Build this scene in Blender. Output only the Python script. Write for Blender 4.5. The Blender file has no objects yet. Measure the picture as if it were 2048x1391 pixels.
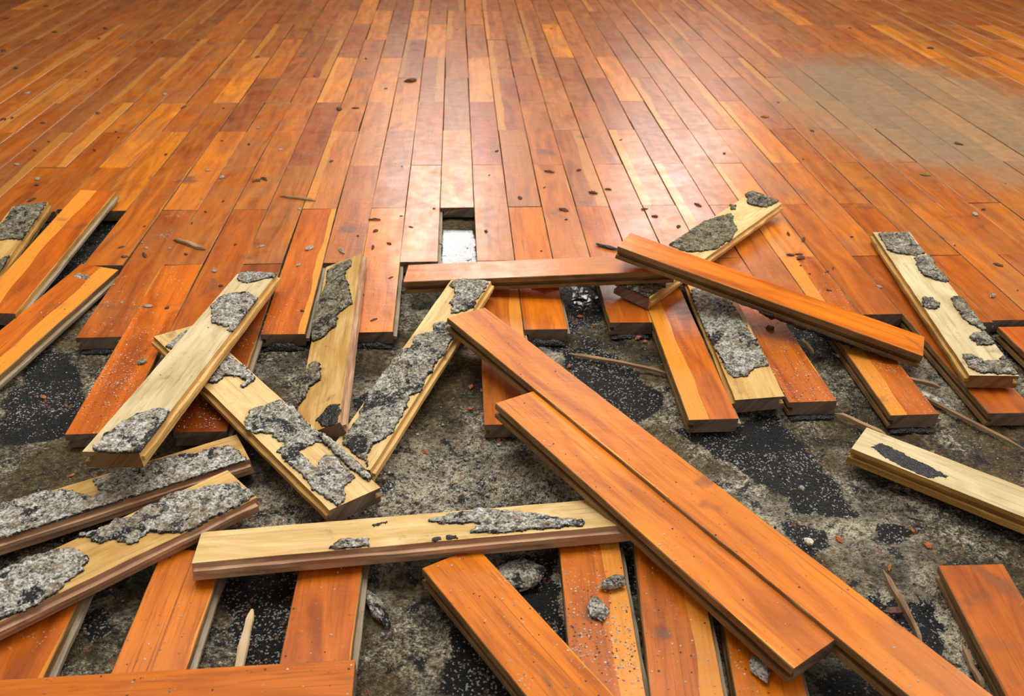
import bpy, bmesh, math, random
import numpy as np
from mathutils import Matrix, Vector
random.seed(7); rng = np.random.default_rng(7)
C = bpy.context.scene.collection
SC = bpy.context.scene
PI = math.pi

# ---------------------------------------------------------------- camera
F_PX, PITCH, YAW, ROLL = 1735.3139, 0.5637, 0.0636, 0.0159
CAM = Vector((0.0467, -1.6658, 0.711))
fw = Vector((math.sin(YAW)*math.cos(PITCH), math.cos(YAW)*math.cos(PITCH), -math.sin(PITCH)))
rt = fw.cross(Vector((0, 0, 1))).normalized(); up = rt.cross(fw)
cr, sr = math.cos(ROLL), math.sin(ROLL)
rt, up = rt*cr + up*sr, up*cr - rt*sr
cam = bpy.data.objects.new('camera', bpy.data.cameras.new('camera')); C.objects.link(cam)
cam.matrix_world = Matrix(((rt.x, up.x, -fw.x, CAM.x), (rt.y, up.y, -fw.y, CAM.y), (rt.z, up.z, -fw.z, CAM.z), (0, 0, 0, 1)))
cam.data.sensor_width = 36; cam.data.lens = F_PX/2048*36
cam.data.clip_start = .02
cam.data.dof.use_dof = True; cam.data.dof.focus_distance = 1.15; cam.data.dof.aperture_fstop = 9
SC.camera = cam

# ---------------------------------------------------------------- world, exposure, window daylight, added area lights
SC.view_settings.view_transform = 'Standard'; SC.view_settings.look = 'None'
SC.view_settings.gamma = 1; SC.view_settings.use_curve_mapping = False
SC.view_settings.exposure = 0.22
wd = bpy.data.worlds.new('world'); SC.world = wd; wd.use_nodes = True
wn = wd.node_tree.nodes; bg = wn['Background']
bg.inputs['Color'].default_value = (1, .93, .84, 1); bg.inputs['Strength'].default_value = .36
WINDOWS = [(-.10, .80, 1.35, 2.5, 32), (1.46, .80, 1.25, 2.45, 30)]   # x centre, width, sill, head, power
WALL_Y = 3.86
def area(name, loc, rot, sx, sy, power, col=(1, .97, .93)):
    l = bpy.data.lights.new(name, 'AREA'); l.shape = 'RECTANGLE'; l.size = sx; l.size_y = sy
    l.energy = power; l.color = col
    o = bpy.data.objects.new(name, l); o.location = loc; o.rotation_euler = rot; C.objects.link(o); return o
for i, (x, w, z0, z1, p) in enumerate(WINDOWS):
    area('daylight_window', (x, WALL_Y+.10, (z0+z1)/2), (-PI/2, 0, 0), w, z1-z0, p)
area('added_side_light', (3.4, .2, 2.1), (0, math.radians(60), 0), 1.4, 2.2, 48, (1, .97, .93))  # area light added to brighten right-facing board sides; no window stands there
area('overhead_softbox', (.1, -.1, 2.35), (-math.radians(6), 0, 0), 2.2, 1.2, 52, (1, .98, .94))  # unseen softbox added overhead to light the boards from above

# ---------------------------------------------------------------- node helpers
class NT:
    def __init__(s, name):
        s.m = bpy.data.materials.new(name); s.m.use_nodes = True
        s.t = s.m.node_tree; s.n = s.t.nodes; s.bsdf = s.n['Principled BSDF']
    def lk(s, a, b): s.t.links.new(a, b)
    def set(s, sock, v):
        if isinstance(v, bpy.types.NodeSocket): s.lk(v, sock)
        elif v is not None:
            if isinstance(v, (tuple, list)) and len(v) == 3 and sock.type == 'RGBA': v = (*v, 1)
            sock.default_value = v
    def uv(s, name='UVMap'):
        n = s.n.new('ShaderNodeUVMap'); n.uv_map = name; return n.outputs[0]
    def obj(s): return s.n.new('ShaderNodeTexCoord').outputs['Object']
    def pos(s): return s.n.new('ShaderNodeNewGeometry').outputs['Position']
    def rnd(s): return s.n.new('ShaderNodeObjectInfo').outputs['Random']
    def att(s, name):
        n = s.n.new('ShaderNodeAttribute'); n.attribute_name = name; return n
    def sep(s, v):
        n = s.n.new('ShaderNodeSeparateXYZ'); s.set(n.inputs[0], v); return n.outputs
    def comb(s, x, y, z=0):
        n = s.n.new('ShaderNodeCombineXYZ')
        for i, v in enumerate((x, y, z)): s.set(n.inputs[i], v)
        return n.outputs[0]
    def m_(s, op, a, b=None, c=None, clamp=False):
        n = s.n.new('ShaderNodeMath'); n.operation = op; n.use_clamp = clamp
        for i, v in enumerate((a, b, c)):
            if v is not None: s.set(n.inputs[i], v)
        return n.outputs[0]
    def vm(s, op, a, b):
        n = s.n.new('ShaderNodeVectorMath'); n.operation = op
        s.set(n.inputs[0], a); s.set(n.inputs[1], b); return n.outputs[0]
    def noise(s, vec, scale, detail=4, rough=.55, dist=0):
        n = s.n.new('ShaderNodeTexNoise'); s.set(n.inputs['Vector'], vec)
        n.inputs['Scale'].default_value = scale; n.inputs['Detail'].default_value = detail
        n.inputs['Roughness'].default_value = rough; n.inputs['Distortion'].default_value = dist
        return n.outputs['Fac']
    def vor(s, vec, scale, rand=1):
        n = s.n.new('ShaderNodeTexVoronoi'); s.set(n.inputs['Vector'], vec)
        n.inputs['Scale'].default_value = scale; n.inputs['Randomness'].default_value = rand
        return n.outputs['Distance']
    def cells(s, vec, scale):
        n = s.n.new('ShaderNodeTexVoronoi'); s.set(n.inputs['Vector'], vec); n.inputs['Scale'].default_value = scale
        c = s.n.new('ShaderNodeSeparateXYZ'); s.lk(n.outputs['Color'], c.inputs[0]); return c.outputs[0], n.outputs['Distance']
    def ss(s, v, a, b, lo=0., hi=1.):
        n = s.n.new('ShaderNodeMapRange'); n.interpolation_type = 'SMOOTHSTEP'
        s.set(n.inputs[0], v); n.inputs[1].default_value = a; n.inputs[2].default_value = b
        n.inputs[3].default_value = lo; n.inputs[4].default_value = hi; return n.outputs[0]
    def mix(s, f, a, b, mode='MIX'):
        n = s.n.new('ShaderNodeMix'); n.data_type = 'RGBA'; n.blend_type = mode
        s.set(n.inputs[0], f); s.set(n.inputs[6], a); s.set(n.inputs[7], b); return n.outputs[2]
    def ramp(s, f, stops):
        n = s.n.new('ShaderNodeValToRGB'); s.set(n.inputs[0], f); e = n.color_ramp.elements
        while len(e) < len(stops): e.new(.5)
        for k, (p, c) in enumerate(stops): e[k].position = p; e[k].color = (*c, 1)
        return n.outputs[0]
    def bump(s, h, strength, dist):
        n = s.n.new('ShaderNodeBump'); n.inputs['Strength'].default_value = strength
        n.inputs['Distance'].default_value = dist; s.set(n.inputs['Height'], h); return n.outputs[0]
    def out(s, col, rough=.5, normal=None, spec=None):
        s.set(s.bsdf.inputs['Base Color'], col); s.set(s.bsdf.inputs['Roughness'], rough)
        if normal is not None: s.lk(normal, s.bsdf.inputs['Normal'])
        if spec is not None: s.set(s.bsdf.inputs['Specular IOR Level'], spec)
        return s.m

# lacquered face: UVMap = metres along / across the board, pc = (hue, brightness, sapwood), pd = (dust, wear_haze, offset)
KNOTS = [(.388, -.921, .038, .012), (.174, -1.06, 0, .014), (-.55, .16, 0, .03), (-.17, -.1, 0, .03), (.35, .44, 0, .02), (.25, .33, 0, .03), (.22, 1.2, 0, .03), (.24, -1.09, 0, .012)]
def mat_lacquer():
    t = NT('lacquered_oak')
    pc = t.sep(t.att('pc').outputs['Vector']); pd = t.sep(t.att('pd').outputs['Vector'])
    u, v, _ = t.sep(t.uv())
    uo = t.m_('ADD', u, t.m_('MULTIPLY', pd[2], 61.)); vo = t.m_('ADD', v, t.m_('MULTIPLY', pd[2], 17.))
    fine = t.noise(t.comb(t.m_('MULTIPLY', uo, 7.), t.m_('MULTIPLY', vo, 170.)), 2.2, 4, .6, .3)
    wav = t.noise(t.comb(t.m_('MULTIPLY', uo, 2.4), t.m_('MULTIPLY', vo, 16.)), 2.0, 3, .5, 1.1)
    fig = t.noise(t.comb(t.m_('MULTIPLY', uo, 4.), t.m_('MULTIPLY', vo, 60.)), 2.0, 3, .5, 1.8)
    base = t.mix(pc[0], (.50, .085, .003), (.86, .26, .008))
    base = t.mix(1, base, t.ramp(wav, [(0.3, (.60, .50, .42)), (.5, (.95, .93, .9)), (.7, (1.2, 1.28, 1.3))]), 'MULTIPLY')
    base = t.mix(t.ss(fig, .54, .70, 0, .30), base, (.24, .042, .004))
    base = t.mix(t.ss(fine, .54, .72, 0, .45), base, (.20, .038, .005))
    lines = t.noise(t.comb(t.m_('MULTIPLY', uo, 3.), t.m_('MULTIPLY', vo, 420.)), 1., 2, .5, .5)
    base = t.mix(t.m_('MULTIPLY', t.ss(lines, .60, .74, 0, .6), t.ss(wav, .35, .6)), base, (.13, .022, .003))
    ed = t.m_('MINIMUM', v, t.m_('SUBTRACT', .07, v))
    base = t.mix(t.m_('MULTIPLY', t.ss(ed, .0016, .0006), t.ss(t.noise(t.comb(uo, vo), 40., 3), .42, .6, 0, .6)), base, (.30, .20, .14))
    # sapwood band along one edge
    edge = t.m_('ADD', t.m_('DIVIDE', v, .07), t.m_('MULTIPLY', t.m_('SUBTRACT', t.noise(t.comb(t.m_('MULTIPLY', uo, 5.), pd[2]), 1., 2), .5), .38))
    lo = t.m_('LESS_THAN', edge, t.m_('MULTIPLY', pc[2], 1.))
    sap = t.mix(t.ss(fine, .45, .7, 0, .4), (.90, .34, .035), (.66, .18, .012))
    base = t.mix(t.m_('MULTIPLY', lo, .85), base, sap)
    b = t.m_('MULTIPLY_ADD', pc[1], 1.15, .34)
    base = t.mix(1, base, t.comb(b, b, b), 'MULTIPLY')
    # worn, dulled finish, with broad reflection haze painted into its colour
    P = t.pos()
    w1 = t.noise(P, 9., 5, .62); w2 = t.noise(P, 34., 4, .6)
    wear_haze = t.m_('MULTIPLY', t.ss(w1, .38, .62), pd[1])
    base = t.mix(t.m_('MULTIPLY', wear_haze, .48), base, (.36, .16, .05))
    base = t.mix(t.ss(t.noise(P, 6., 3, .5, 1.5), .66, .74, 0, .5), base, (.10, .055, .035))
    # big grey-olive, duller patch on the far right of the floor
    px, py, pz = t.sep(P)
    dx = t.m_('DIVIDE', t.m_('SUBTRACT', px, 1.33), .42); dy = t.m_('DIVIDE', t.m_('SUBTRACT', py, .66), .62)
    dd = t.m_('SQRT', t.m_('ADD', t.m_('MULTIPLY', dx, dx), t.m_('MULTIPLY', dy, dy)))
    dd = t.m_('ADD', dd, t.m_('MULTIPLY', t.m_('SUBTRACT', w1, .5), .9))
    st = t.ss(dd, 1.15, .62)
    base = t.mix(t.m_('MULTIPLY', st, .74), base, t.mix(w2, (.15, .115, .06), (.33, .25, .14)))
    for (sx, sy, sz, sr) in KNOTS:      # knots and old water marks
        ds = t.vm('SUBTRACT', P, (sx, sy, sz)); n = t.n.new('ShaderNodeVectorMath'); n.operation = 'LENGTH'; t.lk(ds, n.inputs[0])
        kk = t.ss(t.m_('ADD', n.outputs['Value'], t.m_('MULTIPLY', t.m_('SUBTRACT', w2, .5), sr*2.4)), sr, sr*.25, 0, .62)
        base = t.mix(kk, base, (.085, .045, .04))
    # grit and dust specks
    spk = t.m_('MULTIPLY', t.m_('GREATER_THAN', t.cells(P, 650.)[0], .94), t.ss(t.m_('ADD', t.noise(P, 22., 4), t.m_('MULTIPLY', pd[0], .22)), .64, .84))
    base = t.mix(t.m_('MULTIPLY', spk, .6), base, (.60, .52, .42))
    base = t.mix(t.ss(t.vor(P, 95.), .09, .05, 0, .75), base, (.11, .035, .015))
    scr = t.noise(t.comb(t.m_('MULTIPLY', u, 900.), t.m_('MULTIPLY', v, 25.)), 1., 2)
    base = t.mix(t.m_('MULTIPLY', t.ss(scr, .78, .84), t.ss(t.noise(P, 20., 2), .5, .6, 0, .5)), base, (.75, .55, .4))
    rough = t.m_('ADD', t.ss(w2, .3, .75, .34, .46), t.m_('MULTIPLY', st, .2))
    t.bsdf.inputs['Coat Roughness'].default_value = .22
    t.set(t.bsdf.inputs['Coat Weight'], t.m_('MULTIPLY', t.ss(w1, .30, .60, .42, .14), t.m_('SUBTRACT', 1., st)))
    t.bsdf.inputs['Coat IOR'].default_value = 1.45
    rough = t.m_('ADD', rough, t.m_('MULTIPLY', spk, .3))
    h = t.m_('ADD', t.m_('MULTIPLY', fine, .35), t.m_('ADD', t.m_('ADD', t.m_('MULTIPLY', t.noise(t.comb(px, t.m_('MULTIPLY', py, 3.5)), 16., 3, .6), 1.5), t.m_('MULTIPLY', t.noise(P, 90., 3, .6), .8)), t.m_('MULTIPLY', spk, 1.)))
    return t.out(base, rough, t.bump(h, .4, .0012), t.m_('MULTIPLY_ADD', pd[1], .5, .15))
def mat_raw(name, c0, c1, dark, dirt=.35):
    t = NT(name); o = t.obj(); x, y, z = t.sep(o); r = t.m_('MULTIPLY', t.rnd(), 40.)
    yy = t.m_('ADD', y, z)
    v = t.comb(t.m_('MULTIPLY', x, 7.), t.m_('MULTIPLY', yy, 150.), r)
    f = t.noise(v, 1.6, 4, .6, .4)
    w = t.noise(t.comb(t.m_('MULTIPLY', x, 9.), t.m_('MULTIPLY', yy, 34.), r), 1., 4, .55, 1.)
    col = t.mix(t.ss(w, .3, .7), c0, c1)
    col = t.mix(t.ss(f, .5, .72, 0, .55), col, dark)
    g = t.noise(t.comb(x, yy, r), 26., 5, .65)
    col = t.mix(t.ss(g, .58, .74, 0, dirt), col, (.07, .055, .045))
    col = t.mix(t.ss(t.vor(t.comb(x, yy, r), 110.), .07, .03, 0, .8), col, (.05, .035, .02))
    return t.out(col, .62, t.bump(t.m_('ADD', f, g), .5, .0015), .3)
def mat_mortar():
    t = NT('old_mortar'); P = t.pos(); a = t.sep(t.att('res').outputs['Vector'])
    n1 = t.noise(P, 45., 4, .6); n3 = t.noise(P, 85., 6, .75); n5 = t.noise(P, 300., 3, .7)
    c, d = t.cells(P, 480.)
    f = t.m_('ADD', t.m_('MULTIPLY', c, .45), t.m_('ADD', t.m_('MULTIPLY', t.m_('SUBTRACT', n3, .5), 2.2), t.m_('MULTIPLY_ADD', t.m_('SUBTRACT', n5, .5), 1.2, .27)))
    col = t.ramp(f, [(.02, (.025, .022, .02)), (.3, (.17, .15, .115)), (.52, (.40, .38, .32)), (.78, (.70, .69, .63)), (1., (.90, .88, .83))])
    col = t.mix(t.ss(n1, .5, .6, 0, .45), col, t.mix(n3, (.10, .06, .025), (.50, .36, .18)))
    e = t.m_('ADD', a[0], t.m_('MULTIPLY', t.m_('SUBTRACT', n3, .5), 2.0))
    n6 = t.noise(P, 30., 7, .72, .4)
    k = t.m_('MAXIMUM', t.ss(e, .46, .58), t.ss(n6, .55, .58))
    col = t.mix(k, col, t.mix(t.ss(c, .82, .9), (.013, .012, .012), (.30, .29, .27)))
    col = t.mix(a[1], col, t.mix(1, col, (.50, .46, .33), 'MULTIPLY'))
    return t.out(col, t.ss(k, 0, 1, .85, .3), t.bump(t.m_('ADD', n5, n3), 1., .003), .4)
def mat_tar():
    t = NT('tar'); P = t.pos(); n = t.noise(P, 160., 4, .6); n2 = t.noise(P, 420., 2)
    col = t.mix(t.ss(n2, .64, .7, 0, .5), (.010, .0095, .010), (.22, .20, .18))
    return t.out(col, t.ss(n, .4, .7, .16, .5), t.bump(t.m_('ADD', n, n2), .9, .003), .6)
def mat_slab():
    t = NT('bituminous_concrete'); P = t.pos(); a = t.sep(t.att('res').outputs['Vector'])
    n1 = t.noise(P, 7., 4, .55); n3 = t.noise(P, 34., 6, .68, .5); n5 = t.noise(P, 150., 5, .72); n2 = t.noise(P, 16., 4, .6)
    c, d = t.cells(P, 520.); c2, d2 = t.cells(P, 260.)
    f = t.m_('ADD', t.m_('MULTIPLY', c, .5), t.m_('MULTIPLY_ADD', t.m_('SUBTRACT', n5, .5), 2.6, .22))
    f = t.m_('ADD', f, t.m_('MULTIPLY', t.m_('SUBTRACT', n2, .5), .9))
    col = t.ramp(f, [(.0, (.012, .011, .010)), (.28, (.075, .068, .052)), (.52, (.21, .20, .165)), (.78, (.44, .43, .38)), (1., (.80, .78, .72))])
    sm = t.ss(n1, .40, .53)
    ol = t.ramp(n5, [(.3, (.030, .022, .008)), (.55, (.125, .095, .040)), (.75, (.26, .215, .12))])
    col = t.mix(t.m_('MULTIPLY', sm, .92), col, ol)
    col = t.mix(t.m_('MULTIPLY', a[1], .85), col, t.ramp(f, [(.05, (.07, .065, .055)), (.35, (.44, .43, .38)), (.8, (.82, .81, .76))]))
    col = t.mix(1, col, (1.08, .98, .78), 'MULTIPLY')
    mo = t.m_('MULTIPLY_ADD', t.ss(t.noise(P, 11., 6, .7), .36, .62), 1.05, .42)
    col = t.mix(1, col, t.comb(mo, mo, mo), 'MULTIPLY')
    tar = t.ss(t.m_('ADD', a[0], t.m_('ADD', t.m_('MULTIPLY', t.m_('SUBTRACT', n3, .5), 2.4), t.m_('MULTIPLY', t.m_('SUBTRACT', c, .5), .45))), .42, .56)
    tar = t.m_('MAXIMUM', tar, t.ss(n3, .55, .62, 0, .92))
    tc = t.mix(t.m_('MULTIPLY', t.m_('GREATER_THAN', c, t.m_('MULTIPLY_ADD', n2, -.55, 1.19)), 1.), (.013, .0125, .0125), (.42, .41, .38))
    col = t.mix(tar, col, tc)
    col = t.mix(t.m_('MULTIPLY', t.m_('GREATER_THAN', c2, .965), t.ss(n2, .45, .6, 0, .8)), col, (.30, .11, .03))
    wet = t.ss(t.m_('ADD', a[2], t.m_('MULTIPLY', t.m_('SUBTRACT', n3, .5), 2.6)), .50, .66)
    rough = t.m_('MULTIPLY', t.m_('MULTIPLY_ADD', tar, -.3, .82), t.m_('MULTIPLY_ADD', wet, -.88, 1.))
    col = t.mix(t.m_('MULTIPLY', wet, .8), col, (.02, .02, .022))
    h = t.m_('ADD', t.m_('ADD', t.m_('MULTIPLY', n5, 1.8), n3), t.m_('MULTIPLY', d, -.7))
    h = t.m_('MULTIPLY', h, t.m_('MULTIPLY_ADD', wet, -.975, 1.))
    return t.out(col, rough, t.bump(h, 1., .005), .45)
def mat_attr(name, att='res', rough=.8):
    t = NT(name); n = t.noise(t.pos(), 500., 3, .6)
    return t.out(t.mix(1, t.att(att).outputs['Color'], t.ramp(n, [(.3, (.6, .6, .6)), (.7, (1.3, 1.3, 1.3))]), 'MULTIPLY'), rough)
def mat_plain(name, col, rough=.7, var=.25, sc=300.):
    t = NT(name); n = t.noise(t.obj(), sc, 4, .6)
    d = tuple(c*(1-var*1.6) for c in col); l = tuple(min(1, c*(1+var)) for c in col)
    return t.out(t.mix(t.ss(n, .35, .65), d, l), rough, t.bump(n, .6, .002))
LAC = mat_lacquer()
UNDER = mat_raw('bare_underside_oak', (.50, .27, .065), (.70, .45, .16), (.30, .15, .035), .6)
UNDER2 = mat_raw('bare_underside_grey', (.52, .39, .19), (.72, .58, .33), (.34, .23, .10), .45)
UNDER3 = mat_raw('bare_underside_pale', (.60, .38, .13), (.80, .58, .27), (.38, .21, .06), .5)
SIDE = mat_raw('side_wood_brown', (.16, .075, .022), (.30, .17, .06), (.05, .024, .010), .7)
SIDEL = mat_raw('side_wood_lit', (.52, .28, .07), (.74, .48, .18), (.30, .14, .03), .5)  # yellow wood with light painted in, for board sides facing right
SIDEY = mat_raw('side_wood_yellow', (.34, .17, .035), (.56, .32, .08), (.13, .06, .015), .6)
SIDEP = mat_raw('side_wood_pink', (.36, .18, .10), (.60, .38, .22), (.16, .06, .035), .6)
TONG = mat_raw('tongue_wood_grey', (.26, .19, .12), (.40, .32, .22), (.09, .06, .04), .6)
ENDG = mat_raw('end_grain_dark', (.13, .085, .06), (.27, .19, .14), (.04, .028, .022), .8)
MORT = mat_mortar(); TAR = mat_tar(); SLAB = mat_slab(); GRIT = mat_attr('grit_grains')
CHIP_D = mat_plain('bark_brown', (.10, .035, .014)); CHIP_G = mat_plain('crumb_grey', (.36, .32, .24)); CHIP_O = mat_plain('shaving_orange', (.42, .12, .03))
SPL = mat_raw('splinter_wood', (.20, .11, .05), (.40, .25, .12), (.06, .03, .015), .5)
SPLP = mat_raw('splinter_pale', (.60, .42, .22), (.75, .57, .33), (.35, .2, .08), .2)
PLASTER = mat_plain('wall_plaster', (.20, .15, .11), .9, .1, 6.); PAINT = mat_plain('frame_paint', (.7, .68, .62), .5, .05, 20.)

# ---------------------------------------------------------------- mesh helpers
def tag(o, label=None, cat=None, group=None, kind=None):
    if label: o['label'] = label
    if cat: o['category'] = cat
    if group: o['group'] = group
    if kind: o['kind'] = kind
    return o
def link(name, me, parent=None, mat=None):
    o = bpy.data.objects.new(name, me); C.objects.link(o)
    if parent: o.parent = parent
    if mat:
        for m in (mat if isinstance(mat, (list, tuple)) else [mat]): me.materials.append(m)
    return o
def mesh(name, v, f, smooth=False):
    me = bpy.data.meshes.new(name); me.from_pydata(v, [], f); me.update()
    if smooth: me.polygons.foreach_set('use_smooth', [True]*len(me.polygons))
    return me
def hsh(ix, iy, s):
    n = (ix.astype(np.int64)*374761393 + iy.astype(np.int64)*668265263 + s*1442695041) & 0xffffffff
    n = ((n ^ (n >> 13))*1274126177) & 0xffffffff
    return ((n ^ (n >> 16)) & 0xffff)/65535.
def vnoise(x, y, s=0):
    ix, iy = np.floor(x), np.floor(y); fx, fy = x-ix, y-iy
    fx = fx*fx*(3-2*fx); fy = fy*fy*(3-2*fy)
    a, b, c, d = hsh(ix, iy, s), hsh(ix+1, iy, s), hsh(ix, iy+1, s), hsh(ix+1, iy+1, s)
    return a+(b-a)*fx+(c-a)*fy+(a-b-c+d)*fx*fy
def fbm(x, y, s=0, o=4):
    r = 0; a = .5
    for i in range(o): r = r+a*vnoise(x*2**i, y*2**i, s+i); a *= .5
    return r/(1-.5**o)
def inpoly(x, y, poly):
    r = np.zeros(x.shape, bool); n = len(poly)
    for i in range(n):
        x1, y1 = poly[i]; x2, y2 = poly[(i+1) % n]
        if y1 == y2: continue
        c = ((y1 > y) != (y2 > y)) & (x < (x2-x1)*(y-y1)/(y2-y1)+x1)
        r ^= c
    return r
def blur(m, n):
    m = m.astype(float)
    for _ in range(n):
        p = np.pad(m, 1, mode='edge'); m = (p[:-2, 1:-1]+p[2:, 1:-1]+p[1:-1, :-2]+p[1:-1, 2:]+p[1:-1, 1:-1])/5
    return m
def setcol(me, name, arr):
    a = me.color_attributes.new(name, 'FLOAT_COLOR', 'POINT')
    v = np.ones((len(me.vertices), 4), np.float32); v[:, :arr.shape[1]] = arr
    a.data.foreach_set('color', v.ravel())

W, T, PITCHL = .07, .022, .245
# board cross-section (y to the board's left, z up), walked round; groove on one long side
def section(tongue, under, w=W):
    h = w/2-.0003; b = .0009
    g = -1 if tongue == 'L' else 1                     # side that carries the groove
    pts = [(-g*(h-b), 0), (g*(h-b), 0), (g*h, -b), (g*h, -.0088), (g*(h-.0072), -.0092), (g*(h-.0072), -.0158),
           (g*(h-.0006), -.0162), (g*(h-.0006), -T), (-g*(h-.0006), -T), (-g*h, -b)]
    if under: pts = [(y, -T-z) for y, z in pts]
    return pts
def board(name, L, tongue='R', under=False, w=W, pc=(.5, .5, 0), pd=(.3, .3, None), sidem=None, endm=None, rag=0., top=None, warp=0., cut=0.):
    sec = section(tongue, under, w); n = len(sec); N = max(8, int(L/.02)); seed = random.randint(0, 9999)
    v = []; f = []; mi = []; uvs = []
    for i in range(N+1):
        x = L*i/N
        for j, (y, z) in enumerate(sec):
            jx = 0
            if i in (0, N): jx = (vnoise(np.array(y*260.), np.array(z*200.+i), seed)-.5)*(.0016+rag) + (cut*(y/w) if i == N else 0)
            ey = (vnoise(np.array(x*60.), np.array(j//2*3.), seed)-.5)*(.0006+rag*.3)
            wz = warp*math.sin(PI*x/L)
            v.append((x+jx, y+float(ey), z+wz))
    for i in range(N):
        for j in range(n):
            a, b = i*n+j, i*n+(j+1) % n
            f.append((a, b, b+n, a+n)); 
            finish = (j == 0 and not under) or (j == 7 and under); lower = (j == 7 and not under) or (j == 0 and under)
            # material slots: 0 lacquered face, 1 underside, 2 sides, 3 end grain
            mi.append(0 if j == 0 else 1 if j == 7 else 2)
    f.append(tuple(range(n-1, -1, -1))); f.append(tuple(range(N*n, N*n+n))); mi += [3, 3]
    me = mesh(name, v, f); me.polygons.foreach_set('material_index', mi)
    bm = bmesh.new(); bm.from_mesh(me); bmesh.ops.recalc_face_normals(bm, faces=bm.faces); bm.to_mesh(me); bm.free()
    ul = me.uv_layers.new(name='UVMap'); co = np.empty(len(me.vertices)*3); me.vertices.foreach_get('co', co); co = co.reshape(-1, 3)
    li = np.empty(len(me.loops), int); me.loops.foreach_get('vertex_index', li)
    ul.data.foreach_set('uv', np.stack([co[li, 0], co[li, 1]+w/2], 1).ravel())
    nv = len(me.vertices); r = random.random() if pd[2] is None else pd[2]
    setcol(me, 'pc', np.tile(np.array(pc, float), (nv, 1))); setcol(me, 'pd', np.tile(np.array([pd[0], pd[1], r]), (nv, 1)))
    o = link(name, me, None, [LAC, top or UNDER, sidem or SIDE, endm or ENDG])
    # tongue
    s = -1 if tongue == 'R' else 1; h = w/2-.0003; z0, z1 = -.0092, -.0156
    if under: z0, z1 = -T+.0092, -T+.0156
    tv = []; tf = []; M = max(6, int(L/.03))
    for i in range(M+1):
        x = .002+(L-.004)*i/M; e = .0058+random.uniform(-.0006, .0004)-(rag*2*random.random())
        for (y, z) in ((h-.0012, z0), (h+e, z0-(z0-z1)*.12), (h+e, z1+(z0-z1)*.12), (h-.0012, z1)): tv.append((x, s*y, z+warp*math.sin(PI*x/L)))
    for i in range(M):
        for j in range(4):
            a, b = i*4+j, i*4+(j+1) % 4; tf.append((a, b, b+4, a+4))
    tf += [(3, 2, 1, 0), (M*4, M*4+1, M*4+2, M*4+3)]
    tm = mesh('tongue', tv, tf); bm = bmesh.new(); bm.from_mesh(tm); bmesh.ops.recalc_face_normals(bm, faces=bm.faces); bm.to_mesh(tm); bm.free()
    link('tongue', tm, o, sidem if under else TONG)
    return o
def place(o, x0, y0, z0, yaw, pit, rol):
    d = Vector((math.cos(yaw)*math.cos(pit), math.sin(yaw)*math.cos(pit), math.sin(pit)))
    l = Vector((0, 0, 1)).cross(d).normalized(); u = d.cross(l); c, s = math.cos(rol), math.sin(rol)
    l2 = l*c+u*s; u2 = u*c-l*s
    o.matrix_world = Matrix(((d.x, l2.x, u2.x, x0), (d.y, l2.y, u2.y, y0), (d.z, l2.z, u2.z, z0), (0, 0, 0, 1)))
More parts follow.
